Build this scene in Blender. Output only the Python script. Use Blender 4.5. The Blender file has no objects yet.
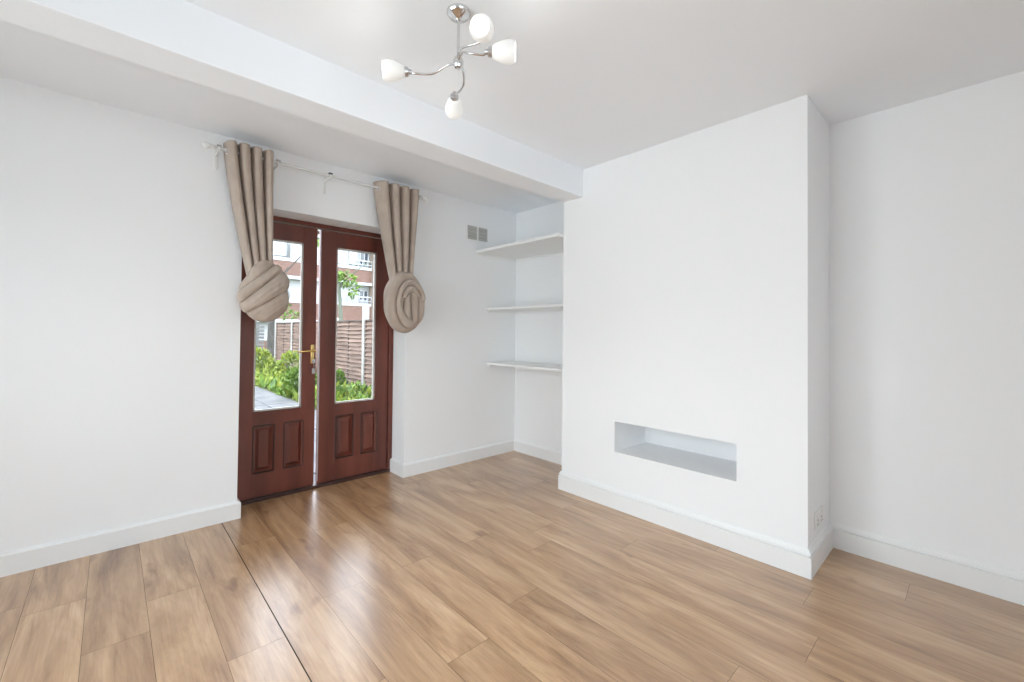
import bpy, bmesh, math, random
from mathutils import Vector, Matrix, noise
random.seed(7)
scn = bpy.context.scene
col = scn.collection
R = math.radians

# ------------------------------------------------------------------ materials
def mat(name, color, rough=.6, metal=0., spec=.5, **k):
    m = bpy.data.materials.new(name); m.use_nodes = True
    b = m.node_tree.nodes['Principled BSDF']
    b.inputs['Base Color'].default_value = (*color, 1)
    b.inputs['Roughness'].default_value = rough
    b.inputs['Metallic'].default_value = metal
    b.inputs['Specular IOR Level'].default_value = spec
    for kk, v in k.items(): b.inputs[kk].default_value = v
    return m
def nodes(m): return m.node_tree.nodes, m.node_tree.links, m.node_tree.nodes['Principled BSDF']
def add_noise(m, c1, c2, scale=5., detail=4., stretch=(1, 1, 1), bump=0., bscale=None, lo=.3, hi=.7, dist=.02):
    n, l, b = nodes(m)
    tc = n.new('ShaderNodeTexCoord'); mp = n.new('ShaderNodeMapping'); mp.inputs['Scale'].default_value = stretch
    l.new(tc.outputs['Object'], mp.inputs['Vector'])
    t = n.new('ShaderNodeTexNoise'); t.inputs['Scale'].default_value = scale; t.inputs['Detail'].default_value = detail
    l.new(mp.outputs[0], t.inputs['Vector'])
    r = n.new('ShaderNodeValToRGB'); r.color_ramp.elements[0].position = lo; r.color_ramp.elements[1].position = hi
    r.color_ramp.elements[0].color = (*c1, 1); r.color_ramp.elements[1].color = (*c2, 1)
    l.new(t.outputs['Fac'], r.inputs['Fac']); l.new(r.outputs['Color'], b.inputs['Base Color'])
    if bump:
        t2 = n.new('ShaderNodeTexNoise'); t2.inputs['Scale'].default_value = bscale or scale * 4; t2.inputs['Detail'].default_value = 3
        l.new(mp.outputs[0], t2.inputs['Vector'])
        bp = n.new('ShaderNodeBump'); bp.inputs['Strength'].default_value = bump; bp.inputs['Distance'].default_value = dist
        l.new(t2.outputs['Fac'], bp.inputs['Height']); l.new(bp.outputs[0], b.inputs['Normal'])
    return m

WALL = add_noise(mat('wall_paint', (.8, .8, .8), .75, spec=.25), (.845, .857, .869), (.863, .872, .882), 1.3, 2, bump=.06, bscale=60, dist=.003)
CEIL = add_noise(mat('ceiling_paint', (.8, .8, .8), .55, spec=.4), (.862, .890, .925), (.876, .902, .935), 1.1, 2, bump=.04, bscale=40, dist=.003)
TRIM = mat('white_gloss_trim', (.82, .83, .83), .35)
SHELF = mat('white_shelf_paint', (.83, .835, .83), .4)
PVC = mat('white_plastic', (.80, .80, .79), .35)
GREYP = mat('grey_vent_mesh', (.42, .425, .40), .6)
WOOD = add_noise(mat('mahogany', (.1, .03, .02), .34), (.085, .022, .014), (.175, .046, .030), 9, 6, (1, 1, .12), bump=.08, bscale=60, dist=.002)
WOODD = add_noise(mat('mahogany_dark', (.06, .02, .015), .45), (.028, .010, .007), (.06, .019, .013), 9, 5, (1, 1, .12))
BRASS = mat('brass', (.78, .55, .22), .25, 1.)
CHROME = mat('chrome', (.72, .72, .72), .12, 1.)
STEEL = mat('satin_steel', (.6, .6, .62), .3, 1.)
DARKM = mat('dark_metal', (.10, .10, .10), .4, .6)
ALU = mat('pale_draught_strip', (.48, .42, .44), .35, .4)
BEAD = mat('pale_glazing_seal', (.60, .58, .55), .5)

def glass_mat():
    m = bpy.data.materials.new('clear_glass'); m.use_nodes = True
    n, l = m.node_tree.nodes, m.node_tree.links; n.clear()
    o = n.new('ShaderNodeOutputMaterial'); t = n.new('ShaderNodeBsdfTransparent'); g = n.new('ShaderNodeBsdfGlossy')
    g.inputs['Roughness'].default_value = .02; t.inputs['Color'].default_value = (.93, .95, .94, 1)
    f = n.new('ShaderNodeFresnel'); f.inputs['IOR'].default_value = 1.45; x = n.new('ShaderNodeMixShader')
    l.new(f.outputs[0], x.inputs[0]); l.new(t.outputs[0], x.inputs[1]); l.new(g.outputs[0], x.inputs[2]); l.new(x.outputs[0], o.inputs[0])
    return m
GLASS = glass_mat()

def floor_mat():
    m = mat('oak_laminate', (.4, .25, .13), .3, spec=.5, **{'Coat Weight': 1., 'Coat IOR': 1.6, 'Coat Roughness': .25})
    n, l, b = nodes(m)
    tc = n.new('ShaderNodeTexCoord'); at = n.new('ShaderNodeAttribute'); at.attribute_name = 'plank'
    def vm(op, a, c):
        v = n.new('ShaderNodeVectorMath'); v.operation = op
        for i, s in enumerate((a, c)):
            if isinstance(s, tuple): v.inputs[i].default_value = s
            else: l.new(s, v.inputs[i])
        return v.outputs[0]
    off = vm('MULTIPLY', at.outputs['Color'], (37., 53., 11.))
    P = vm('ADD', tc.outputs['Object'], off)
    def noise_(scale, st, detail=4, dist=0., rough=.55):
        t = n.new('ShaderNodeTexNoise'); t.inputs['Scale'].default_value = scale; t.inputs['Detail'].default_value = detail
        t.inputs['Distortion'].default_value = dist; t.inputs['Roughness'].default_value = rough
        l.new(vm('MULTIPLY', P, st), t.inputs['Vector']); return t.outputs['Fac']
    def ramp(fac, stops):
        r = n.new('ShaderNodeValToRGB'); e = r.color_ramp.elements
        e[0].position, e[0].color = stops[0][0], (*stops[0][1], 1); e[1].position, e[1].color = stops[-1][0], (*stops[-1][1], 1)
        for p, c in stops[1:-1]: q = e.new(p); q.color = (*c, 1)
        l.new(fac, r.inputs['Fac']); return r.outputs['Color']
    def mix(kind, fac, a, c):
        x = n.new('ShaderNodeMix'); x.data_type = 'RGBA'; x.blend_type = kind
        if isinstance(fac, float): x.inputs['Factor'].default_value = fac
        else: l.new(fac, x.inputs['Factor'])
        for nm, s in ((6, a), (7, c)):
            if isinstance(s, tuple): x.inputs[nm].default_value = (*s, 1)
            else: l.new(s, x.inputs[nm])
        return x.outputs[2]
    big = noise_(7.5, (1., .17, 1.), 9, .8, .62)
    c = ramp(big, [(.28, (.24, .120, .052)), (.43, (.42, .240, .114)), (.56, (.54, .335, .175)), (.74, (.66, .44, .26))])
    streak = noise_(36., (1., .075, 1.), 9, .5, .68)
    c = mix('MULTIPLY', .75, c, ramp(streak, [(.33, (.70, .62, .55)), (.5, (.97, .96, .95)), (.7, (1.06, 1.07, 1.08))]))
    fine = noise_(150., (1., .03, 1.), 3)
    c = mix('MULTIPLY', .5, c, ramp(fine, [(.3, (.74, .70, .66)), (.7, (1.08, 1.08, 1.08))]))
    kn = noise_(7.5, (1., .42, 1.), 2, .3)
    c = mix('MULTIPLY', 1., c, ramp(kn, [(.66, (1., 1., 1.)), (.74, (.60, .50, .42))]))
    # tone of each board
    sp = n.new('ShaderNodeSeparateColor'); l.new(at.outputs['Color'], sp.inputs[0])
    c = mix('MULTIPLY', 1., c, ramp(sp.outputs[0], [(0., (.90, .88, .86)), (.5, (1., 1., 1.)), (1., (1.08, 1.09, 1.10))]))
    l.new(c, b.inputs['Base Color'])
    rr = n.new('ShaderNodeMapRange'); l.new(streak, rr.inputs['Value']); rr.inputs['To Min'].default_value = .46; rr.inputs['To Max'].default_value = .38
    l.new(rr.outputs[0], b.inputs['Roughness'])
    bp = n.new('ShaderNodeBump'); bp.inputs['Strength'].default_value = .05; bp.inputs['Distance'].default_value = .002
    l.new(fine, bp.inputs['Height']); l.new(bp.outputs[0], b.inputs['Normal'])
    return m
OAK = floor_mat()
GAP = mat('dark_joint', (.05, .035, .022), .8, spec=.1)

# ------------------------------------------------------------------ mesh helpers
class MB:
    def __init__(s): s.bm = bmesh.new()
    def box(s, x0, x1, y0, y1, z0, z1, bev=0, mi=0, rot=None, c=None):
        g = bmesh.ops.create_cube(s.bm, size=1)['verts']
        M = Matrix.Translation(((x0+x1)/2, (y0+y1)/2, (z0+z1)/2))
        if rot: M = M @ rot
        M = M @ Matrix.Diagonal((x1-x0, y1-y0, z1-z0, 1))
        bmesh.ops.transform(s.bm, matrix=M, verts=g)
        fs = {f for v in g for f in v.link_faces}
        for f in fs: f.material_index = mi
        if bev:
            r = bmesh.ops.bevel(s.bm, geom=list({e for f in fs for e in f.edges}), offset=bev, segments=2, profile=.5, affect='EDGES')
            for f in r['faces']: f.material_index = mi
        return s
    def poly(s, vs, mi=0):
        f = s.bm.faces.new([s.bm.verts.new(v) for v in vs]); f.material_index = mi; return f
    def prism(s, prof, a, b, mi=0):
        """prof: function t -> list of points at both ends; a and b are point lists of equal length"""
        va = [s.bm.verts.new(p) for p in a]; vb = [s.bm.verts.new(p) for p in b]; n_ = len(a)
        for i in range(n_): s.bm.faces.new((va[i], va[(i+1) % n_], vb[(i+1) % n_], vb[i])).material_index = mi
        s.bm.faces.new(va[::-1]); s.bm.faces.new(vb); return s
    def tube(s, pts, r, seg=12, mi=0, cap=True, flat=1.0, up=(0, 0, 1)):
        pts = [Vector(p) for p in pts]; rs = r if isinstance(r, (list, tuple)) else [r]*len(pts)
        rings = []; prev = None
        for i, p in enumerate(pts):
            t = (pts[min(i+1, len(pts)-1)] - pts[max(i-1, 0)]).normalized()
            if prev is None:
                u = Vector(up); u = (u - t*u.dot(t))
                if u.length < 1e-3: u = Vector((1, 0, 0)); u = u - t*u.dot(t)
                u.normalize()
            else:
                u = (prev - t*prev.dot(t)).normalized()
            prev = u; w = t.cross(u)
            rings.append([s.bm.verts.new(p + (u*math.cos(2*math.pi*k/seg) + w*flat*math.sin(2*math.pi*k/seg))*rs[i]) for k in range(seg)])
        for a, b in zip(rings, rings[1:]):
            for k in range(seg): s.bm.faces.new((a[k], a[(k+1) % seg], b[(k+1) % seg], b[k])).material_index = mi
        if cap:
            s.bm.faces.new(rings[0][::-1]); s.bm.faces.new(rings[-1])
        return s
    def lathe(s, prof, o=(0, 0, 0), axis=(0, 0, 1), seg=28, mi=0):
        o = Vector(o); q = Vector((0, 0, 1)).rotation_difference(Vector(axis).normalized()); rings = []
        for r, z in prof:
            if r < 1e-6: rings.append([s.bm.verts.new(o + q @ Vector((0, 0, z)))])
            else: rings.append([s.bm.verts.new(o + q @ Vector((r*math.cos(2*math.pi*k/seg), r*math.sin(2*math.pi*k/seg), z))) for k in range(seg)])
        for a, b in zip(rings, rings[1:]):
            for k in range(seg):
                k2 = (k+1) % seg
                if len(a) == 1 and len(b) == 1: continue
                if len(a) == 1: f = s.bm.faces.new((a[0], b[k2], b[k]))
                elif len(b) == 1: f = s.bm.faces.new((a[k], a[k2], b[0]))
                else: f = s.bm.faces.new((a[k], a[k2], b[k2], b[k]))
                f.material_index = mi
        return s
    def ball(s, c, r, sc=(1, 1, 1), seg=20, mi=0):
        g = bmesh.ops.create_uvsphere(s.bm, u_segments=seg, v_segments=max(8, seg//2), radius=r)['verts']
        bmesh.ops.transform(s.bm, matrix=Matrix.Translation(c) @ Matrix.Diagonal((*sc, 1)), verts=g)
        for f in {f for v in g for f in v.link_faces}: f.material_index = mi
        return s
    def build(s, name, m, parent=None, smooth=False, fixn=True):
        if fixn: bmesh.ops.recalc_face_normals(s.bm, faces=s.bm.faces)
        me = bpy.data.meshes.new(name); s.bm.to_mesh(me); s.bm.free()
        for x in (m if isinstance(m, (list, tuple)) else [m]): me.materials.append(x)
        if smooth:
            me.shade_smooth()
            try: me.set_sharp_from_angle(angle=R(40))
            except Exception: pass
        o = bpy.data.objects.new(name, me); col.objects.link(o)
        if parent: o.parent = parent
        return o
def tag(o, label=None, cat=None, group=None, kind=None):
    if label: o['label'] = label
    if cat: o['category'] = cat
    if group: o['group'] = group
    if kind: o['kind'] = kind
    return o
def struct(o, label=None): o['kind'] = 'structure'; return o
def empty(name, loc=(0, 0, 0), rz=0):
    o = bpy.data.objects.new(name, None); o.location = loc; o.rotation_euler = (0, 0, rz); o.empty_display_size = .1; col.objects.link(o); return o
def copy_tree(o, parent=None):
    c = o.copy(); col.objects.link(c); c.parent = parent
    for ch in [x for x in bpy.data.objects if x.parent == o]: copy_tree(ch, c)
    return c

# ------------------------------------------------------------------ room dimensions (metres)
A, B, C_ = 3.072, 2.899, 2.445          # far wall y, right wall x, breast face x
Y1, Y2, H = 2.080, .549, 2.312          # breast from Y1 to Y2, ceiling
XL, YN = -1.5, -1.75                    # wall on the left, wall behind
DX0, DX1, DZ, DY = .580, 1.706, 1.93, 3.268
T = .25

# floor : one mesh, boards with real open joints
m = MB(); bm = m.bm
fl = bm.loops.layers.float_color.new('plank')
W, L, g = .186, 1.33, .0006
joint = {-5: 1.35, -4: 2.585, -3: 2.142, -2: 1.05, -1: 1.768, 0: 2.668, 1: 1.916, 2: 1.25, 3: 1.908, 4: 2.678, 5: 1.895,
         6: 1.602, 7: 1.744, 8: 1.29, 9: 1.838, 10: .95, 11: .215, 12: 1.1}
for k in range(-11, 13):
    x0 = .5 + W*k; x1 = x0 + W
    xa, xb = max(x0+g, XL), min(x1-g, B)
    if k == 0: xa += .0014
    if k == -1: xb -= .0014
    j = joint.get(k, random.random()*L)
    y = j - L*math.ceil((j-YN)/L)
    while y < DY:
        ya, yb = max(y+g, YN), min(y+L-g, 3.30)
        cuts = [(xa, xb, ya, yb)]
        if yb > ya:
            rv = (random.random(), random.random(), random.random(), 1)
            for q in cuts:
                f = m.poly([(q[0], q[2], 0), (q[1], q[2], 0), (q[1], q[3], 0), (q[0], q[3], 0)], 0)
                for lp in f.loops: lp[fl] = rv
        y += L
m.box(XL-.3, B+.3, YN-.3, A+.05, -.15, -.0025, mi=1)
m.box(DX0-.05, DX1+.05, A+.05, 3.34, -.15, -.0025, mi=1)
struct(m.build('floor', [OAK, GAP], fixn=True))

struct(MB().box(XL-.3, B+.3, YN-.3, A+T, H, H+.2).build('ceiling', CEIL))
struct(MB().box(XL, C_+.1, 1.902, 2.085, 2.116, H+.02, bev=.004).build('ceiling_beam', CEIL))
w = MB(); w.box(XL-.3, DX0, A, A+T+.02, -.15, H+.1).box(DX1, B+.3, A, A+T+.02, -.15, H+.1).box(DX0, DX1, A, A+T+.02, DZ, H+.1)
struct(w.build('wall_far', WALL))
struct(MB().box(B, B+.2, YN-.2, A+.1, -.15, H+.1).build('wall_right', WALL))
NX0, NX1 = -1.05, 1.35
NZ_0, NZ_1 = .25, 2.05
WALLH = 2.6
w = MB(); w.box(XL-.3, NX0, YN-.2, YN, -.15, H+.1).box(NX1, B+.3, YN-.2, YN, -.15, H+.1).box(NX0, NX1, YN-.2, YN, -.15, NZ_0).box(NX0, NX1, YN-.2, YN, NZ_1, H+.1)
struct(w.build('wall_near', WALL))
w = MB()
for x in (NX0, (NX0+NX1)/2-.03, NX1-.06): w.box(x, x+.06, YN-.14, YN-.08, NZ_0, NZ_1, .006)
for z in (NZ_0, NZ_1-.06): w.box(NX0, NX1, YN-.14, YN-.08, z, z+.06, .006)
win2 = struct(w.build('added_window_2', PVC))  # rear window added out of view to light the far wall
MB().box(NX0+.04, NX1-.04, YN-.112, YN-.106, NZ_0+.04, NZ_1-.04).build('pane', GLASS, win2)
MB().box(NX0-.04, NX1+.04, YN-.08, YN+.05, NZ_0-.03, NZ_0, .006).build('window_sill', TRIM, win2)
WY0, WY1, WZ0, WZ1 = .25, 2.65, .10, 2.06
NZ_0, NZ_1 = .25, 2.05
WALLH = 2.6
w = MB(); w.box(XL-.22, XL, YN-.1, WY0, -.15, H+.1).box(XL-.22, XL, WY1, A+.1, -.15, H+.1).box(XL-.22, XL, WY0, WY1, -.15, WZ0).box(XL-.22, XL, WY0, WY1, WZ1, H+.1)
struct(w.build('wall_left', WALL))
# window added out of view in the left wall to light the room
w = MB()
for y in (WY0, (WY0+WY1)/2-.03, WY1-.06): w.box(XL-.14, XL-.08, y, y+.06, WZ0, WZ1, .006)
for z in (WZ0, WZ1-.06): w.box(XL-.14, XL-.08, WY0, WY1, z, z+.06, .006)
win = struct(w.build('added_window_1', PVC))
MB().box(XL-.112, XL-.106, WY0+.04, WY1-.04, WZ0+.04, WZ1-.04).build('pane', GLASS, win)
MB().box(XL-.08, XL+.05, WY0-.04, WY1+.04, WZ0-.03, WZ0, .006).build('window_sill', TRIM, win)

# chimney breast with a long slot recess
N0, N1, NZ0, NZ1, ND = .869, 1.627, .367, .567, .385
w = MB()
w.box(C_, B+.05, Y2, N0, -.05, H+.05).box(C_, B+.05, N1, Y1, -.05, H+.05)
w.box(C_, B+.05, N0, N1, -.05, NZ0).box(C_, B+.05, N0, N1, NZ1, H+.05).box(C_+ND, B+.05, N0, N1, NZ0, NZ1)
struct(w.build('wall_chimney', WALL))

# baseboards
def skirting(name, path, h, t=.018, ogee=False):
    """path: list of (x, y); room on the left hand side of the walking direction"""
    prof = [(0, 0), (t, 0), (t, h-.012), (t*.55, h-.002), (t*.4, h), (0, h)]
    if ogee: prof = [(0, 0), (t, 0), (t, h-.031), (t*.40, h-.030), (t*.40, h-.025), (t*.80, h-.024), (t*.75, h-.016), (t*.42, h-.004), (t*.32, h), (0, h)]
    pts = [Vector((x, y)) for x, y in path]; m = MB(); cols = []
    for i, p in enumerate(pts):
        d0 = (p - pts[i-1]).normalized() if i else None
        d1 = (pts[i+1] - p).normalized() if i < len(pts)-1 else None
        n0 = Vector((-d0.y, d0.x)) if d0 else None; n1 = Vector((-d1.y, d1.x)) if d1 else None
        if n0 is None: nn = n1
        elif n1 is None: nn = n0
        else: nn = (n0+n1); nn = nn/(nn.dot(n0))
        cols.append([m.bm.verts.new((p.x+nn.x*a, p.y+nn.y*a, z)) for a, z in prof])
    for a, b in zip(cols, cols[1:]):
        for k in range(len(prof)): m.bm.faces.new((a[k], a[(k+1) % len(prof)], b[(k+1) % len(prof)], b[k]))
    m.bm.faces.new(cols[0]); m.bm.faces.new(cols[-1][::-1])
    return struct(m.build(name, TRIM))
skirting('baseboard_far_left', [(DX0, A+.10), (DX0, A), (XL, A)], .105)
skirting('baseboard_far_right', [(B, Y1), (B, A), (DX1, A), (DX1, DY)], .105)
skirting('baseboard_chimney', [(B, Y2), (C_, Y2), (C_, Y1), (B, Y1)], .130, ogee=True)
skirting('baseboard_right', [(B, YN), (B, Y2)], .130, ogee=True)
skirting('baseboard_left', [(XL, A), (XL, YN)], .105)

# ------------------------------------------------------------------ french doors
fr = MB()
fr.box(DX0, .608, DY, DY+.07, 0, DZ, .003).box(1.668, DX1, DY, DY+.07, 0, DZ, .003).box(DX0, DX1, DY, DY+.07, 1.898, DZ, .003)
trim = struct(fr.build('trim_1', WOOD))
struct(MB().box(DX0, DX1, DY-.004, DY+.09, -.002, .022, .004).build('trim_2', WOODD))
def door_leaf(name, x0, x1, gx0, gx1, panels, open_=0.):
    """frame members joined in one mesh, panes and fielded panels as parts"""
    y0, y1 = DY+.012, DY+.056; z0, z1 = .026, 1.892; gz0, gz1 = .597, 1.775
    m = MB(); e = .0035
    m.box(x0, gx0, y0, y1, z0, z1, e).box(gx1, x1, y0, y1, z0, z1, e)
    m.box(gx0-.002, gx1+.002, y0+.001, y1-.001, gz1, z1-.001, e).box(gx0-.002, gx1+.002, y0+.001, y1-.001, .503, gz0, e)
    m.box(gx0-.002, gx1+.002, y0+.001, y1-.001, z0+.001, .186, e)
    (a0, a1), (b0, b1) = panels
    if a0 > gx0+.002: m.box(gx0-.002, a0, y0+.001, y1-.001, .18, .51, e)
    m.box(a1, b0, y0+.001, y1-.001, .18, .51, e)
    if b1 < gx1-.002: m.box(b1, gx1+.002, y0+.001, y1-.001, .18, .51, e)
    leaf = struct(m.build(name, WOOD))
    gb = MB(); q = .011
    gb.box(gx0, gx1, y0+.010, y0+.030, gz0, gz0+q).box(gx0, gx1, y0+.010, y0+.030, gz1-q, gz1)
    gb.box(gx0, gx0+q, y0+.010, y0+.030, gz0, gz1).box(gx1-q, gx1, y0+.010, y0+.030, gz0, gz1)
    gb.build('glazing_bead', BEAD, leaf)
    MB().box(gx0+.004, gx1-.004, y0+.018, y0+.024, gz0+.004, gz1-.004).build('pane', GLASS, leaf)
    for p0, p1 in panels:
        # fielded panel: recessed edge, sloping shoulder, raised middle
        m = MB(); yb, yf = y0+.016, y0+.003; zz0, zz1 = .186, .503; i1, i2 = .018, .036
        def ring(i, y): return [(p0+i, y, zz0+i), (p1-i, y, zz0+i), (p1-i, y, zz1-i), (p0+i, y, zz1-i)]
        R_ = [[m.bm.verts.new(v) for v in ring(i, y)] for i, y in ((-.004, y0+.03), (-.004, yb), (.012, yb), (i1, yb-.001), (i2, yf), (i2+.003, yf))]
        for a, b in zip(R_, R_[1:]):
            for k in range(4): m.bm.faces.new((a[k], a[(k+1) % 4], b[(k+1) % 4], b[k]))
        m.bm.faces.new(R_[-1]); m.bm.faces.new(R_[0][::-1])
        m.build('door_panel', WOOD, leaf)
        # thin moulding round the recess
        mm = MB(); r_ = .006
        c = [(p0, y0+.004, zz0), (p1, y0+.004, zz0), (p1, y0+.004, zz1), (p0, y0+.004, zz1)]
        for k in range(4): mm.tube([c[k], c[(k+1) % 4]], r_, 8)
        mm.build('panel_moulding', WOODD, leaf)
    return leaf
d1 = door_leaf('door_1', .612, 1.096, .701, 1.003, ((.703, .832), (.893, 1.019)))
d2 = door_leaf('door_2', 1.121, 1.664, 1.238, 1.554, ((1.250, 1.383), (1.446, 1.578)))
# draught strip on the meeting edge of the second leaf
s = MB(); s.box(1.1135, 1.1205, DY+.002, DY+.010, .05, 1.885)
for i in range(14): s.lathe([(0, .004), (.0032, .003), (.004, 0)], (1.117, DY+.002, .12+i*.13), (0, -1, 0), 10)
s.build('draught_strip', ALU, d2)
# brass lever handle with key
h = MB(); hx, hy = 1.071, DY+.012
h.box(hx-.013, hx+.013, hy-.007, hy, .905, 1.045, .003)
h.lathe([(.011, 0), (.011, .012), (.008, .016), (.008, .045), (.0, .046)], (hx, hy-.006, 1.0), (0, -1, 0), 18)
h.tube([(hx+.008, hy-.047, 1.0), (hx-.01, hy-.048, 1.001), (hx-.05, hy-.047, .999), (hx-.092, hy-.044, .996), (hx-.105, hy-.040, .995)], [.009, .009, .0075, .0065, .0055], 12)
hd = h.build('door_handle', BRASS, d1, smooth=True)
k = MB(); k.tube([(hx, hy-.003, .925), (hx, hy-.03, .925)], .0022, 8); k.box(hx-.011, hx+.011, hy-.034, hy-.029, .912, .938, .002)
k.tube([(hx, hy-.032, .914), (hx+.003, hy-.032, .89), (hx+.002, hy-.030, .87)], .0018, 6); k.box(hx-.010, hx+.012, hy-.034, hy-.028, .835, .875, .004)
k.build('key', STEEL, hd)

# ------------------------------------------------------------------ curtains
def linen():
    m = mat('taupe_linen', (.36, .28, .22), .85, spec=.15)
    add_noise(m, (.40, .325, .272), (.465, .385, .325), 18, 4, (1, 1, .6), bump=.25, bscale=350, dist=.0015)
    b = m.node_tree.nodes['Principled BSDF']; b.inputs['Sheen Weight'].default_value = .15
    return m
LINEN = linen()
RY, RZ = 2.97, 2.195
def curtain_body(name, parent, xl_top, xr_top, xl_bot, xr_bot, zt, zb, nf, ph, seed, ybot):
    m = MB(); nx, nz = 22*nf, 44; V = []
    for j in range(nz+1):
        t = j/nz; z = zt + (zb-zt)*t; e = t**1.5
        xl = xl_top + (xl_bot-xl_top)*(t**1.25); xr = xr_top + (xr_bot-xr_top)*e
        amp = .060*(1-.45*t); row = []
        for i in range(nx+1):
            u = i/nx
            uu = u + .012*math.sin(3*z+seed)*math.sin(math.pi*u)
            w_ = abs(math.sin(math.pi*nf*uu))**.55*2-1
            fold = -w_
            y = RY - .004 + (ybot-RY)*e + fold*amp + .008*noise.noise(Vector((u*5+seed, z*2.5, seed)))
            x = xl + (xr-xl)*u - .007*math.sin(2*math.pi*nf*uu)*math.sin(math.pi*u)
            zz = z + (.010*(w_*-.5) if j < 3 else 0)*(1-j/3)
            row.append(m.bm.verts.new((x, y, zz)))
        V.append(row)
    for j in range(nz):
        for i in range(nx): m.bm.faces.new((V[j][i], V[j][i+1], V[j+1][i+1], V[j+1][i]))
    o = m.build(name, LINEN, parent, smooth=True)
    md = o.modifiers.new('thick', 'SOLIDIFY'); md.thickness = .004
    return o
def eyelets(parent, xs):
    for x, tilt in xs:
        m = MB(); c = Vector((x, RY, RZ)); n_ = 20; rr = .021
        ax = Vector((math.cos(tilt), math.sin(tilt), 0)); up = Vector((0, 0, 1)); sd = ax.cross(up)
        ring = [c + up*rr*math.cos(2*math.pi*i/n_) + sd*rr*math.sin(2*math.pi*i/n_) for i in range(n_+1)]
        m.tube(ring, .0042, 8, cap=False); m.build('eyelet', STEEL, parent, smooth=True)
def bez(p, n_=24):
    """Catmull-Rom through points"""
    p = [Vector(q) for q in p]; p = [p[0]*2-p[1]] + p + [p[-1]*2-p[-2]]; out = []
    for i in range(1, len(p)-2):
        for k in range(n_):
            t = k/n_; a, b, c, d = p[i-1], p[i], p[i+1], p[i+2]
            out.append(.5*((2*b) + (c-a)*t + (2*a-5*b+4*c-d)*t*t + (3*b-a-3*c+d)*t**3))
    out.append(p[-2]); return out
def roll(m, pts, r0, r1=None, flat=.5, up=(0, -1, 0), n_=8):
    P_ = bez(pts, n_); N_ = len(P_); r1 = r1 or r0
    rs = [(r0*(1-i/(N_-1)) + r1*i/(N_-1))*(1-.25*abs(2*i/(N_-1)-1)**3) for i in range(N_)]
    # flattened section: thin across "up", wide sideways
    m.tube(P_, rs, 14, flat=1/flat, up=up)

# left curtain, wrapped diagonally
cL = tag(empty('curtain', (.60, RY, RZ)), 'taupe eyelet curtain left of the doors, tied in a knot with diagonal wraps', 'curtain', 'knotted taupe curtains')
cL.location = (0, 0, 0)
curtain_body('curtain_drape', cL, .464, .726, .590, .726, 2.245, 1.47, 4, 2.6, 1.3, 2.955)
eyelets(cL, [(.478, .3), (.525, -.4), (.560, .4), (.590, -.4), (.622, .4), (.655, -.4), (.688, .4), (.714, -.3)])
def knot_mesh(parent, c, radii, ry, height, nu=220, nv=120):
    """bundle of wound cloth: silhouette given by a radius for each 45 degrees, folds by a height function"""
    m = MB(); c = Vector(c); rows = []
    def rad(al):
        t = (al/(2*math.pi)*8) % 8; i = int(t); f = t-i
        p = [radii[(i+q) % 8] for q in (-1, 0, 1, 2)]
        return .5*(2*p[1]+(p[2]-p[0])*f+(2*p[0]-5*p[1]+4*p[2]-p[3])*f*f+(3*p[1]-p[0]-3*p[2]+p[3])*f**3)
    for j in range(1, nv):
        be = math.pi*j/nv; row = []
        for i in range(nu):
            al = 2*math.pi*i/nu; sb = math.sin(be)**.8; r_ = rad(al)
            x = math.cos(al)*r_*sb; z = math.sin(al)*r_*sb; fr = max(0, math.cos(be)); cb = math.cos(be)
            h = height(x, z, sb if cb > 0 else 1, al) * (.35+.65*min(1, max(0, cb+.25)*1.6))
            h += .006*noise.noise(Vector((x*9, z*9, c.x*7))) + .002*noise.noise(Vector((x*40, z*22, c.x)))
            y = -math.copysign(abs(cb)**.75, cb)*ry
            nrm = Vector((math.cos(al)*sb/r_*.1, -cb*1.0, math.sin(al)*sb/r_*.1)).normalized()
            row.append(m.bm.verts.new(c+Vector((x, y, z))+nrm*h))
        rows.append(row)
    for a_, b_ in zip(rows, rows[1:]):
        for i in range(nu): m.bm.faces.new((a_[i], a_[(i+1) % nu], b_[(i+1) % nu], b_[i]))
    m.bm.faces.new(rows[0]); m.bm.faces.new(rows[-1][::-1])
    return m.build('knot', LINEN, parent, smooth=True)
def bulge(t):
    return max(0., math.sin(math.pi*min(1, max(0, t))))**.33
def hleft(x, z, rho, al):
    th = R(41); v = z*math.cos(th) - x*math.sin(th) + .16*x*x; u_ = x*math.cos(th) + z*math.sin(th)
    e = [-.25, -.048-.10*u_, .042+.06*u_, .098, .22]
    for a_, b_ in zip(e, e[1:]):
        if a_ <= v < b_:
            t = (v-a_)/(b_-a_); k_ = t**.8
            return .026*bulge(k_) - .014 + .0028*noise.noise(Vector((u_*7, v*75, 3.)))
    return -.010
knot_mesh(cL, (.674, 2.945, 1.372), [.128, .162, .188, .126, .136, .152, .172, .150], .088, hleft)


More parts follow.
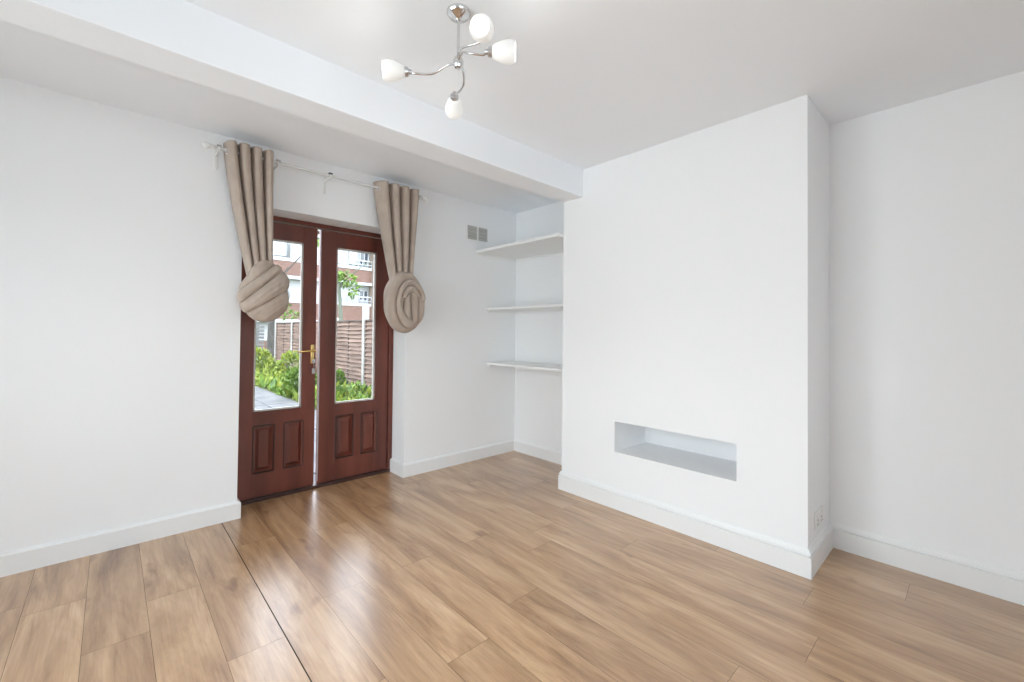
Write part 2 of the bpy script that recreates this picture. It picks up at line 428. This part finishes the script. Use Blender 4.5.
# right curtain, wound into a round knot
cR = tag(empty('curtain', (0, 0, 0)), 'taupe eyelet curtain right of the doors, tied in a round coiled knot', 'curtain', 'knotted taupe curtains')
curtain_body('curtain_drape', cR, 1.398, 1.742, 1.523, 1.688, 2.243, 1.50, 4, 2.2, 4.1, 2.955)
eyelets(cR, [(1.412, .3), (1.462, -.4), (1.500, .4), (1.548, -.4), (1.590, .4), (1.638, -.4), (1.685, .4), (1.725, -.3)])
def hright(x, z, rho, al):
    dx, dz = x-.018, z+.012; r_ = math.hypot(dx/.145, dz/.225); an = math.degrees(math.atan2(dz, dx)) % 360
    if r_ > .80: return .034*bulge((r_-.80)/.36) - .010
    if 15 < an < 275:
        q = .54 + .05*math.sin(math.radians(an))
        if r_ > q: return .040*bulge((r_-q)/(.80-q)) - .008
        if 40 < an < 150 and r_ > .36: return .034*bulge((r_-.36)/(q-.36)) - .010
    # upright folds in the middle
    for a_, b_ in ((-.085, -.042+.10*z), (-.042+.10*z, .014-.12*z), (.014-.12*z, .082), (.082, .15)):
        if a_ <= x < b_: return .046*bulge((x-a_)/(b_-a_)) - .026
    return -.012
knot_mesh(cR, (1.618, 2.945, 1.366), [.148, .170, .215, .185, .150, .176, .218, .176], .080, hright)

# rod with finials and brackets
CLEARP = mat('pale_satin_rod', (.70, .70, .69), .22, .0, spec=.7)
rod = tag(empty('curtain_rod', (0, 0, 0)), 'slim pale curtain rod with ball finials above the glazed doors', 'curtain rod')
MB().tube([(.395, RY, RZ), (1.795, RY, RZ)], .008, 16).build('rod', CLEARP, rod, smooth=True)
for x, s_ in ((.388, -1), (1.802, 1)):
    MB().lathe([(0, -.012), (.012, -.010), (.013, 0), (.009, .003), (.016, .010), (.0195, .022), (.016, .034), (.008, .041), (0, .043)], (x-.012*s_, RY, RZ), (s_, 0, 0)).build('finial', PVC, rod, smooth=True)
for x in (.436, .745, 1.066, 1.752):
    m = MB(); m.box(x-.010, x+.010, A-.004, A, 2.095, 2.215, .0015)
    m.tube([(x, A-.003, RZ-.016), (x, RY, RZ-.016)], .0055, 10)
    n_ = 14; m.tube([(x, RY+.0135*math.cos(R(-200+220*i/n_)), RZ+.0135*math.sin(R(-200+220*i/n_))) for i in range(n_+1)], .0036, 8)
    m.tube([(x-.006, A-.006, 2.185), (x+.006, A-.006, 2.185)], .003, 8); m.tube([(x-.006, A-.006, 2.125), (x+.006, A-.006, 2.125)], .003, 8)
    b = m.build('bracket', PVC, rod, smooth=True)
    MB().box(x-.011, x+.013, RY-.016, RY+.004, RZ+.0095, RZ+.0165, .001).build('clip', DARKM if 1 < x < 1.1 else STEEL, b)

# ------------------------------------------------------------------ alcove shelves
def shelf(z, xf, yend, lab, th=.020, blk=.04):
    m = MB(); m.box(xf, B, Y1 if xf > C_ else Y1+.003, A, z, z+th, .0015)
    o = tag(m.build('shelf', SHELF), lab, 'shelf', 'white alcove shelves')
    c = MB(); c.box(xf+.02, B, A-.018, A, z-.020, z-.0005, .001).build('batten', SHELF, o)
    c = MB(); c.box(B-.018, B, Y1+.02, A-.02, z-.018, z-.0005, .001).build('batten', SHELF, o)
    return o
shelf(1.858, 2.395, Y1, 'highest and deepest white shelf in the alcove, just below the wall vent', .024)
shelf(1.350, 2.530, Y1, 'middle white shelf in the alcove beside the chimney breast', .018)
shelf(.848, 2.540, Y1, 'lowest white shelf in the alcove, at about desk height', .020)

# ------------------------------------------------------------------ wall vent, socket
v = MB(); v.box(2.292, 2.532, A-.006, A, 1.968, 2.102, .002)
vent = tag(v.build('wall_vent', PVC), 'small white vent with two grey louvred grilles high on the far wall', 'vent')
for x0 in (2.302, 2.424):
    gmb = MB(); gmb.box(x0, x0+.100, A-.0075, A-.0055, 1.976, 2.094)
    gr = gmb.build('grille', GREYP, vent)
    sl = MB()
    for i in range(4): sl.box(x0, x0+.100, A-.013, A-.0068, 1.985+i*.029, 1.989+i*.029, rot=Matrix.Rotation(R(-25), 4, 'X'))
    sl.build('louvre', mat('grey_louvre', (.50, .51, .48), .5), gr)
s = MB(); s.box(2.560, 2.706, Y2-.009, Y2, .185, .271, .003)
so = tag(s.build('wall_socket', PVC), 'white double wall socket low on the side of the chimney breast', 'socket')
for x in (2.596, 2.670):
    q = MB()
    for dx, dz, sx, sz in ((0, .012, .003, .006), (-.011, -.006, .005, .0025), (.011, -.006, .005, .0025)):
        q.box(x+dx-sx, x+dx+sx, Y2-.0096, Y2-.0088, .214+dz-sz, .214+dz+sz)
    q.build('pin_holes', DARKM, so)
    MB().box(x-.006, x+.006, Y2-.0125, Y2-.008, .246, .260, .0015).build('switch', PVC, so)

# ------------------------------------------------------------------ ceiling light
FROST = mat('frosted_glass', (.86, .86, .84), .35)
FROST.node_tree.nodes['Principled BSDF'].inputs['Emission Color'].default_value = (1, .985, .95, 1)
FROST.node_tree.nodes['Principled BSDF'].inputs['Emission Strength'].default_value = .16
BULB = mat('lit_bulb', (.9, .9, .9), .4)
BULB.node_tree.nodes['Principled BSDF'].inputs['Emission Color'].default_value = (1, .97, .90, 1)
BULB.node_tree.nodes['Principled BSDF'].inputs['Emission Strength'].default_value = 2.5
HX, HY_, HZ = .905, 1.275, 2.125
lamp = tag(empty('ceiling_light', (0, 0, 0)), 'chrome ceiling light with four curved arms and white glass shades', 'ceiling light')
MB().lathe([(0, 0), (.043, 0), (.043, -.006), (.037, -.016), (.018, -.024), (.010, -.034), (0, -.036)], (HX, HY_, H), (0, 0, 1), 36).build('ceiling_rose', CHROME, lamp, smooth=True)
MB().tube([(HX, HY_, H-.03), (HX, HY_, HZ+.01)], .0055, 12).build('stem', CHROME, lamp, smooth=True)
MB().lathe([(0, -.022), (.012, -.018), (.019, -.006), (.019, .008), (.012, .02), (.006, .026), (0, .026)], (HX, HY_, HZ), (0, 0, 1), 28).build('hub', CHROME, lamp, smooth=True)
arms = [  # holder position, mouth centre
    ((.792, 1.447, 2.120), (.722, 1.485, 2.112)),
    ((1.030, 1.475, 2.128), (1.085, 1.560, 2.080)),
    ((.925, 1.118, 2.120), (1.010, 1.052, 2.122)),
    ((.905, 1.110, 2.118), (.830, 1.050, 2.098)),
]
# the two near shades sit at slightly different heights so that they cross in front of one another
arms[2] = ((.940, 1.135, 2.115), (1.010, 1.065, 2.112))
arms[3] = ((.872, 1.078, 2.108), (.790, 1.012, 2.078))
for i, (cpt, mpt) in enumerate(arms):
    c = Vector(cpt); mth = Vector(mpt); ax = (mth-c).normalized(); hub = Vector((HX, HY_, HZ))
    d = c-hub; side = Vector((0, 0, 1)).cross(d).normalized()
    sgn = -1
    pts = [hub, hub+d*.25+side*.022*sgn+Vector((0, 0, .012)), hub+d*.55+side*.030*sgn+Vector((0, 0, -.004)), hub+d*.82+side*.008*sgn+Vector((0, 0, -.008)), c-ax*.012]
    arm = MB(); arm.tube(bez(pts, 8), .0042, 10); arm = arm.build('arm', CHROME, lamp, smooth=True)
    MB().lathe([(0, -.020), (.008, -.019), (.010, -.010), (.017, -.006), (.018, .014), (.014, .018), (0, .018)], c, ax, 24).build('lamp_holder', STEEL, arm, smooth=True)
    Ls = .086
    prof = [(.016, .006), (.021, .010), (.028, .024), (.034, .042), (.0372, .058), (.037, .070), (.034, .080), (.031, Ls), (.0285, Ls), (.0315, .079), (.0345, .070), (.0345, .058), (.031, .042), (.025, .024), (.018, .012), (.014, .008)]
    sh = MB().lathe(prof, c, ax, 36).build('lamp_shade', FROST, arm, smooth=True)
    MB().lathe([(.008, .018), (.010, .03), (.017, .05), (.018, .062), (.014, .074), (0, .080)], c, ax, 20).build('bulb', BULB, sh, smooth=True)
    ld = bpy.data.lights.new('bulb_light', 'POINT'); ld.energy = .45; ld.color = (1, .97, .93); ld.shadow_soft_size = .02
    lo = bpy.data.objects.new('bulb_light', ld); lo.location = c + ax*.088; col.objects.link(lo); lo.parent = lamp

# ------------------------------------------------------------------ outside
GZ = -.10
def brick_mat(name, c1, c2, mortar):
    m = mat(name, c1, .85); n, l, b = nodes(m)
    tc = n.new('ShaderNodeTexCoord'); sx = n.new('ShaderNodeSeparateXYZ'); cb = n.new('ShaderNodeCombineXYZ')
    l.new(tc.outputs['Object'], sx.inputs[0])
    ad = n.new('ShaderNodeMath'); ad.operation = 'ADD'; l.new(sx.outputs[0], ad.inputs[0]); l.new(sx.outputs[1], ad.inputs[1])
    l.new(ad.outputs[0], cb.inputs[0]); l.new(sx.outputs[2], cb.inputs[1])
    br = n.new('ShaderNodeTexBrick'); l.new(cb.outputs[0], br.inputs['Vector'])
    br.inputs['Color1'].default_value = (*c1, 1); br.inputs['Color2'].default_value = (*c2, 1); br.inputs['Mortar'].default_value = (*mortar, 1)
    br.inputs['Scale'].default_value = 1; br.inputs['Brick Width'].default_value = .225; br.inputs['Row Height'].default_value = .075; br.inputs['Mortar Size'].default_value = .008
    l.new(br.outputs['Color'], b.inputs['Base Color']); return m
BRICK = brick_mat('red_brick', (.105, .042, .030), (.165, .078, .056), (.20, .17, .15))
BRICKP = brick_mat('buff_brick', (.22, .165, .13), (.27, .21, .17), (.25, .22, .19))
BWHITE = mat('white_render', (.34, .35, .355), .6)
BFRAME = mat('white_window_frame', (.34, .36, .375), .5)
BPANE = mat('dark_window', (.045, .055, .075), .06, spec=.8)
BPALE = mat('net_curtained_window', (.40, .44, .50), .2)
GREEN = add_noise(mat('leaf_green', (.1, .25, .03), .5), (.012, .05, .004), (.16, .27, .02), 7, 3)
GREEN2 = add_noise(mat('leaf_pale', (.2, .35, .05), .5), (.06, .13, .010), (.33, .37, .05), 9, 3)
SOIL = add_noise(mat('soil', (.1, .07, .04), .95), (.05, .07, .02), (.15, .16, .06), 6, 5)
STONE = add_noise(mat('paving_stone', (.3, .3, .3), .8), (.07, .074, .075), (.135, .135, .132), 3, 5, bump=.2, bscale=25, dist=.004)
TIMB = add_noise(mat('weathered_fence_board', (.4, .3, .22), .85), (.075, .046, .032), (.22, .145, .108), 5, 6, (1, .25, 4))
TIMD = add_noise(mat('fence_batten', (.25, .18, .13), .85), (.05, .034, .028), (.10, .072, .058), 6, 4)
TIMG = add_noise(mat('grey_fence_board', (.25, .25, .25), .85), (.09, .095, .092), (.20, .20, .195), 5, 5, (.3, 1, 4))
CONC = add_noise(mat('concrete', (.5, .48, .45), .85), (.27, .26, .24), (.35, .34, .315), 8, 4)
PALEP = mat('pale_bounce_concrete', (.38, .38, .375), .9)
BARK = add_noise(mat('bark', (.1, .09, .07), .9), (.03, .027, .025), (.085, .08, .07), 10, 4, (1, 1, .3))
BARKG = add_noise(mat('mossy_bark', (.15, .17, .13), .9), (.055, .068, .05), (.13, .15, .11), 10, 4, (1, 1, .3))

gm = MB(); gm.box(-14, 3.74, 3.34, 16.6, GZ-.3, GZ-.03); tag(gm.build('garden_ground', SOIL), kind='structure')
gm = MB(); gm.box(-40, 60, 16.7, 75, GZ-.4, GZ-.10).box(3.8, 60, -10, 16.7, GZ-.4, GZ-.10); tag(gm.build('outer_ground', SOIL), kind='structure')
# paving slabs, real joints
pm = MB(); y = 3.36
rnd = random.Random(3)
while y < 13.4:
    x = -1.0
    while x < 2.3:
        x1 = min(x+.58, 2.38)
        pm.box(x+.006, x1-.006, y+.006, min(y+.58, 13.6)-.006, GZ-.06, GZ+rnd.uniform(-.004, .004), .004); x += .58
    y += .58
tag(pm.build('paving', STONE), kind='structure')

FX = 3.75
posts = [5.23, 6.80, 8.37, 9.94, 11.50, 13.07, 14.70]
plabels = ['pale concrete fence post at the near end of the right fence',
           'pale concrete fence post second from the near end of the right fence',
           'tall pale concrete fence post seen through the right door glass',
           'pale concrete fence post just left of the tall fence post',
           'concrete fence post at the middle of the far fence run',
           'pale concrete fence post in the left door glass, right one of two',
           'pale concrete post ending the fence beside the grey boards']
pp = None
for y, lb in zip(posts, plabels):
    top = 1.66 if abs(y-8.37) < .01 else 1.44
    m = MB(); m.box(FX-.055, FX+.055, y-.05, y+.05, GZ-.05, top-.03, .006)
    m.prism(None, [(FX-.055, y-.05, top-.03), (FX+.055, y-.05, top-.03), (FX+.055, y+.05, top-.03), (FX-.055, y+.05, top-.03)],
            [(FX-.02, y-.02, top), (FX+.02, y-.02, top), (FX+.02, y+.02, top), (FX-.02, y+.02, top)])
    tag(m.build('fence_post', CONC), lb, 'fence post', 'concrete posts of the right fence')
flabels = ['brown lapped fence panel nearest the doors', 'brown lapped fence panel just before the tall post',
           'brown lapped fence panel filling the right door glass', 'brown lapped fence panel left of the one filling the right door glass',
           'brown lapped fence panel at the right edge of the left door glass', 'farthest brown lapped fence panel, between two pale posts']
for i, (ya, yb) in enumerate(zip(posts, posts[1:])):
    r_ = random.Random(20+i); ya += .052; yb -= .052; m = MB(); z = GZ+.16; top = 1.32
    while z < top-.03:
        hh = .095; wav = [r_.uniform(-.010, .010) for _ in range(7)]
        n_ = 6; bot = []; tp = []
        for k_ in range(n_+1):
            yy = ya+(yb-ya)*k_/n_
            bot.append((FX-.045+r_.uniform(-.002, .002), yy, z+wav[k_])); tp.append((FX+.012, yy, z+hh+.02))
        vb_ = [m.bm.verts.new(p) for p in bot]; vt = [m.bm.verts.new(p) for p in tp]
        vb2 = [m.bm.verts.new((p[0]+.008, p[1], p[2])) for p in bot]; vt2 = [m.bm.verts.new((p[0]+.008, p[1], p[2])) for p in tp]
        for k_ in range(n_):
            m.bm.faces.new((vb_[k_], vb_[k_+1], vt[k_+1], vt[k_])); m.bm.faces.new((vb2[k_], vt2[k_], vt2[k_+1], vb2[k_+1]))
            m.bm.faces.new((vb_[k_], vb2[k_], vb2[k_+1], vb_[k_+1])); m.bm.faces.new((vt[k_], vt[k_+1], vt2[k_+1], vt2[k_]))
        z += .085
    root = tag(empty('wooden_fence', (FX, (ya+yb)/2, GZ)), flabels[i], 'fence panel', 'lapped panels of the right fence')
    o = m.build('boards', TIMB, root); o.location = (-FX, -(ya+yb)/2, -GZ)
    b = MB(); ym = (ya+yb)/2
    for yy in (ya+.02, ym, yb-.02): 
        q = MB().box(FX-.035, FX-.012, yy-.018, yy+.018, GZ+.14, top+.02, .003).build('batten', TIMD, root); q.location = o.location
    q = MB().box(FX-.038, FX+.024, ya, yb, top+.015, top+.045, .004).build('capping_rail', TIMD, root); q.location = o.location
    q = MB().box(FX-.025, FX+.025, ya, yb, GZ-.04, GZ+.15, .004).build('gravel_board', CONC, root); q.location = o.location
# far grey fence across the end of the garden
m = MB(); z = GZ+.02
while z < 1.20: m.box(-3.0, 3.70, 15.98, 16.0, z, z+.085, .003); z += .115
gf = tag(empty('garden_fence', (0, 16, GZ)), 'weathered grey board fence across the far end of the garden', 'fence')
o = m.build('boards', TIMG, gf); o.location = (0, -16, -GZ)
for x in (-1.5, .3, 2.1, 3.5):
    o = MB().box(x-.05, x+.05, 16.0, 16.1, GZ, 1.30, .004).build('post', TIMG, gf); o.location = (0, -16, -GZ)

# foliage helpers
def leaf(m, c, d, s_, rnd, mi=0):
    d = d.normalized(); u = d.cross(Vector((rnd.uniform(-1, 1), rnd.uniform(-1, 1), rnd.uniform(-.3, 1)))).normalized(); n_ = d.cross(u)
    p0 = c; p1 = c+d*s_*.5+u*s_*.28-n_*s_*.05; p2 = c+d*s_+n_*s_*.12; p3 = c+d*s_*.5-u*s_*.28-n_*s_*.05
    a, b, c_, e = [m.bm.verts.new(p) for p in (p0, p1, p2, p3)]
    mid = m.bm.verts.new(c+d*s_*.5+n_*s_*.06)
    for t in ((a, b, mid), (b, c_, mid), (c_, e, mid), (e, a, mid)): m.bm.faces.new(t).material_index = mi
def bush(m, cx, cy, cz, rx, ry, rz, n_, s_, rnd, mi=0):
    for _ in range(n_):
        th = rnd.uniform(0, 2*math.pi); ph = math.acos(rnd.uniform(-.2, 1)); r_ = rnd.uniform(.45, 1)**.5
        o = Vector((math.sin(ph)*math.cos(th), math.sin(ph)*math.sin(th), math.cos(ph)))
        c = Vector((cx+o.x*rx*r_, cy+o.y*ry*r_, max(GZ-.02, cz+o.z*rz*r_)))
        leaf(m, c, o+Vector((rnd.uniform(-.6, .6), rnd.uniform(-.6, .6), rnd.uniform(-.2, .7))), s_*rnd.uniform(.6, 1.2), rnd, mi)
rg = random.Random(5)
# weeds bed: uncountable
m = MB()
for i in range(60):
    y = rg.uniform(5.8, 15.6); x = rg.uniform(2.60, 3.26)
    if any(math.hypot(x-a_, y-b_) < c_ for a_, b_, c_ in ((3.28, 8.75, .5), (2.62, 8.55, .5), (2.72, 12.3, .55), (3.25, 11.3, .55))): continue
    bush(m, x, y, GZ, .26, .30, rg.uniform(.14, .34)+(.14 if y > 11 else 0), 105, .10, rg, 0 if rg.random() < .5 else 1)
for i in range(2200):
    y = rg.uniform(4.6, 15.8); x = rg.uniform(2.42, 3.54)
    leaf(m, Vector((x, y, GZ-.03)), Vector((rg.uniform(-.3, .3), rg.uniform(-.3, .3), 1)), rg.uniform(.10, .34), rg, 1 if rg.random() < .6 else 0)
tag(m.build('weeds', [GREEN, GREEN2], fixn=False), 'bright green weeds growing between the stone path and the fence', 'weeds', kind='stuff')
def shrub(x, y, r_, h_, n_, lab, mt, seed, s_=.09):
    rr = random.Random(seed); root = tag(empty('garden_plant', (x, y, GZ)), lab, 'plant', 'leafy plants in the garden bed')
    st = MB()
    for i in range(6):
        a = rr.uniform(0, 6.28); st.tube([(x, y, GZ-.03), (x+.4*r_*math.cos(a), y+.4*r_*math.sin(a), GZ+h_*.5), (x+.7*r_*math.cos(a), y+.7*r_*math.sin(a), GZ+h_*.85)], [.008, .006, .003], 6)
    o = st.build('stem', BARKG, root); o.location = (-x, -y, -GZ)
    f = MB(); bush(f, x, y, GZ+h_*.45, r_, r_, h_*.6, n_, s_, rr); o = f.build('foliage', mt, root, fixn=False); o.location = (-x, -y, -GZ)
shrub(3.28, 8.75, .22, .42, 380, 'round leafy green plant at the fence foot in the right door glass', GREEN, 31)
shrub(2.62, 8.55, .26, .52, 480, 'leafy green plant at the path edge in the left door glass', GREEN, 32)
shrub(2.72, 12.3, .34, .72, 480, 'yellow-green plant where the stone path ends', GREEN2, 33, .11)
shrub(3.25, 11.3, .32, .66, 480, 'tall pale plant against the far fence panels', GREEN2, 34, .10)
# trees
def tree(name, base, top, r0, branches, leaves, lab, bm_, lm, seed):
    root = tag(empty(name, base), lab, 'tree'); rr = random.Random(seed); b0 = Vector(base)
    t = MB(); P_ = bez([Vector((0, 0, 0)), (Vector(top)-b0)*.5+Vector((.05, 0, 0)), Vector(top)-b0], 8)
    t.tube(P_, [r0*(1-.55*i/(len(P_)-1)) for i in range(len(P_))], 10); t.build('trunk', bm_, root, smooth=True)
    br = MB()
    for a, b, r_ in branches: br.tube(bez([Vector(a)-b0, (Vector(a)+Vector(b))/2-b0+Vector((0, 0, .05)), Vector(b)-b0], 6), [r_*(1-.6*i/12) for i in range(13)], 8)
    br.build('branch', bm_, root, smooth=True)
    f = MB()
    for c, r_, n_ in leaves: bush(f, c[0]-b0.x, c[1]-b0.y, c[2]-b0.z, r_[0], r_[1], r_[2], n_, .13, rr) 
    f.build('foliage', lm, root, fixn=False)
_g = GZ
def bush(m, cx, cy, cz, rx, ry, rz, n_, s_, rnd, mi=0):
    for _ in range(n_):
        o = Vector((rnd.gauss(0, 1), rnd.gauss(0, 1), rnd.gauss(0, 1))).normalized()*rnd.uniform(.3, 1)
        leaf(m, Vector((cx+o.x*rx, cy+o.y*ry, cz+o.z*rz)), o+Vector((rnd.uniform(-.6, .6), rnd.uniform(-.6, .6), rnd.uniform(-.4, .5))), s_*rnd.uniform(.6, 1.2), rnd, mi)
tree('garden_tree', (4.10, 10.6, GZ-.1), (4.06, 10.6, 2.3), .075,
     [((4.06, 10.6, 2.15), (4.45, 10.55, 2.62), .022), ((4.40, 10.55, 2.58), (5.0, 10.5, 3.0), .012), ((4.06, 10.6, 2.2), (3.8, 10.7, 2.9), .02)],
     [((4.22, 10.55, 2.42), (.20, .2, .15), 90), ((4.36, 10.5, 2.16), (.09, .1, .18), 40), ((4.0, 10.6, 2.5), (.12, .15, .1), 30)],
     'slim young tree behind the fence seen through the right door glass', BARKG, GREEN, 41)
tree('garden_tree', (3.74, 15.45, GZ-.1), (3.72, 15.45, 2.6), .15,
     [((3.72, 15.45, 2.2), (4.2, 15.3, 3.2), .04), ((3.72, 15.45, 2.4), (4.9, 15.0, 4.05), .03), ((3.72, 15.45, 2.4), (3.1, 15.5, 3.6), .04)],
     [((3.98, 15.0, 1.92), (.20, .2, .16), 60), ((4.2, 14.9, 1.62), (.4, .2, .10), 70), ((4.85, 15.0, 4.05), (.22, .2, .13), 40)],
     'dark thick-stemmed tree at the far corner of the garden', BARK, GREEN, 42)

# apartment block : local x runs along the facade, local y away from us
blk = empty('apartment_block', (8.0616, 30, 0), R(4))
tag(blk, 'brick apartment block with white balcony bands beyond the garden', 'building')
S0, S1 = -14., 6.0
m = MB()
for z0, z1 in ((GZ-.3, .55), (1.75, 2.98), (4.66, 5.62), (7.55, 7.7)): m.box(S0, S1, 0, .3, z0, z1)
m.box(S0, S1+8, 1.2, 9, GZ-.3, 7.75)
m.build('brick_wall', BRICK, blk)
m = MB(); m.box(S1, S1+.78, -.25, 1.5, GZ-.3, 7.75); m.build('brick_pier', BRICKP, blk)
m = MB(); m.box(S1+.78, S1+8, .6, 1.5, GZ-.3, 7.75); m.build('brick_wall', BRICK, blk)
for z in (1.60, 4.42, 7.36):
    m = MB(); m.box(S0, S1, -.10, 1.2, z, z+.22, .01); m.build('concrete_slab', BWHITE, blk)
m = MB(); m.box(S0-.3, S1+8.3, -.5, 9.3, 7.75, 7.98); m.build('roof', BWHITE, blk)
for zi, (z0, z1) in enumerate(((.55, 1.6), (2.98, 4.20), (5.62, 7.20))):
    # recessed white wall of each storey, then windows and balcony panels
    m = MB(); m.box(S0, S1, .42, .6, z0-.1, z1+.3); m.build('white_wall', BWHITE, blk)
    wins = [(-9.5, -7.9, 0), (-6.0, -4.4, 1), (-1.05, .22, 0), (3.50, 3.78, 0), (4.40, 5.08, 0), (5.20, 5.92, 1)] if zi >= 2 else [(-9.5, -7.9, 1), (-5.0, -3.6, 0), (-.42, .02, 1), (3.70, 4.00, 0), (5.20, 5.92, 1)]
    for a, b, dark in wins:
        hi = z1-.08; lo = z0+.28 if zi >= 2 else z0+.35
        m = MB(); t_ = .07
        m.box(a, b, .34, .42, lo, lo+t_).box(a, b, .34, .42, hi-t_, hi).box(a, a+t_, .34, .42, lo, hi).box(b-t_, b, .34, .42, lo, hi)
        if b-a > .6: m.box((a+b)/2-.03, (a+b)/2+.03, .34, .42, lo, hi)
        f = m.build('window', BFRAME, blk)
        MB().box(a+.03, b-.03, .38, .41, lo+.03, hi-.03).build('pane', BPANE if dark else BPALE, f)
    for a, b in ((1.2, 3.30), (-3.2, -1.0)):
        m = MB(); m.box(a-.9, b-.6, -.02, .03, z0-.02, z1-.35, .01); m.build('balcony_panel', BFRAME, blk)
    m = MB(); m.box(S0, S1, -.04, .30, z0-.08, z0+.14, .01); m.build('parapet_coping', BWHITE, blk)
    m = MB(); m.box(4.15, 6.0, -.06, -.01, z0+.55, z0+.64).box(4.15, 6.0, -.06, -.01, z0+.28, z0+.33)
    for q in range(6): m.box(4.15+q*.36, 4.19+q*.36, -.06, -.01, z0+.05, z0+.62)
    m.build('balcony_rail', BFRAME, blk)

# ------------------------------------------------------------------ light
wd = bpy.data.worlds.new('sky'); scn.world = wd; wd.use_nodes = True
n, l = wd.node_tree.nodes, wd.node_tree.links
bg = n['Background']; tc = n.new('ShaderNodeTexCoord'); sx = n.new('ShaderNodeSeparateXYZ'); rp = n.new('ShaderNodeValToRGB')
l.new(tc.outputs['Generated'], sx.inputs[0]); l.new(sx.outputs[2], rp.inputs['Fac'])
rp.color_ramp.elements[0].position = 0; rp.color_ramp.elements[0].color = (.88, .92, 1, 1)
rp.color_ramp.elements[1].position = .7; rp.color_ramp.elements[1].color = (.80, .85, 1, 1)
l.new(rp.outputs['Color'], bg.inputs['Color']); bg.inputs['Strength'].default_value = 8.0
sun = bpy.data.lights.new('sun', 'SUN'); sun.energy = .4; sun.angle = R(12); so_ = bpy.data.objects.new('sun', sun); col.objects.link(so_)
so_.rotation_euler = (R(42), 0, R(-20))
def area(name, loc, rot, sx_, sy_, e, c=(1, 1, 1)):
    a = bpy.data.lights.new(name, 'AREA'); a.shape = 'RECTANGLE'; a.size = sx_; a.size_y = sy_; a.energy = e; a.color = c
    o = bpy.data.objects.new(name, a); o.location = loc; o.rotation_euler = rot; col.objects.link(o); return o
# sky portals and added fill lamps at the unseen rear window and added_window_1
def portal(loc, rot, sx_, sy_):
    o = area('window_portal', loc, rot, sx_, sy_, 1); o.data.cycles.is_portal = True
portal((XL-.20, (WY0+WY1)/2, (WZ0+WZ1)/2), (0, R(-90), 0), WZ1-WZ0, WY1-WY0)
portal(((NX0+NX1)/2, YN-.19, (NZ_0+NZ_1)/2), (R(90), 0, 0), NX1-NX0, NZ_1-NZ_0)
area('unseen_window_fill', (XL-.20, (WY0+WY1)/2, (WZ0+WZ1)/2), (0, R(-90), 0), WZ1-WZ0, WY1-WY0, 65, (.925, .97, 1))  # added fill lamp, stands in for the unknown light from the left
area('unseen_window_fill', ((NX0+NX1)/2, YN-.19, (NZ_0+NZ_1)/2), (R(90), 0, 0), NX1-NX0, NZ_1-NZ_0, 31, (.925, .97, 1))  # second added fill lamp, brightens the room from behind the camera
portal(((DX0+DX1)/2, 3.36, 1.19), (R(-90), 0, 0), 1.0, 1.2)
# unseen pale ground and wall added to bounce daylight in and block low sky
gm = MB(); gm.box(-9, XL-.31, -9, 3.3, GZ-.2, GZ).box(XL-.31, 9, -9, YN-.21, GZ-.2, GZ); tag(gm.build('outer_ground', PALEP), kind='structure')
gm = MB(); gm.box(-5.2, -5.0, -6.0, 3.2, GZ-.2, WALLH).box(-5.0, 6.0, -6.0, -5.8, GZ-.2, WALLH); tag(gm.build('unseen_bounce_wall', PALEP), kind='structure')

# ------------------------------------------------------------------ camera
cd = bpy.data.cameras.new('camera'); cam = bpy.data.objects.new('camera', cd); col.objects.link(cam); scn.camera = cam
cd.sensor_width = 36; cd.lens = 36*431.11/1024; cd.shift_y = -15.9/1024; cd.clip_start = .02
a, b, r = R(42.895), R(.909), R(-.559)
Rw = Vector((math.cos(a), -math.sin(a), 0)); Fw = Vector((math.sin(a), math.cos(a), 0)); Uw = Vector((0, 0, 1))
X = Rw*math.cos(r) + Fw*math.sin(r)*math.sin(b) - Uw*math.sin(r)*math.cos(b)
Y = Rw*math.sin(r) - Fw*math.cos(r)*math.sin(b) + Uw*math.cos(r)*math.cos(b)
Z = -(Fw*math.cos(b) + Uw*math.sin(b))
cam.matrix_world = Matrix(((X.x, Y.x, Z.x, 0), (X.y, Y.y, Z.y, 0), (X.z, Y.z, Z.z, 1.15), (0, 0, 0, 1)))

vs = scn.view_settings
scn.display_settings.display_device = 'sRGB'
vs.view_transform = 'Standard'; vs.look = 'None'; vs.gamma = 1; vs.use_curve_mapping = False; vs.exposure = .06
scn.cycles.max_bounces = 14; scn.cycles.diffuse_bounces = 10; scn.cycles.glossy_bounces = 6; scn.cycles.transparent_max_bounces = 16
scn.cycles.sample_clamp_indirect = 6; scn.cycles.use_denoising = True
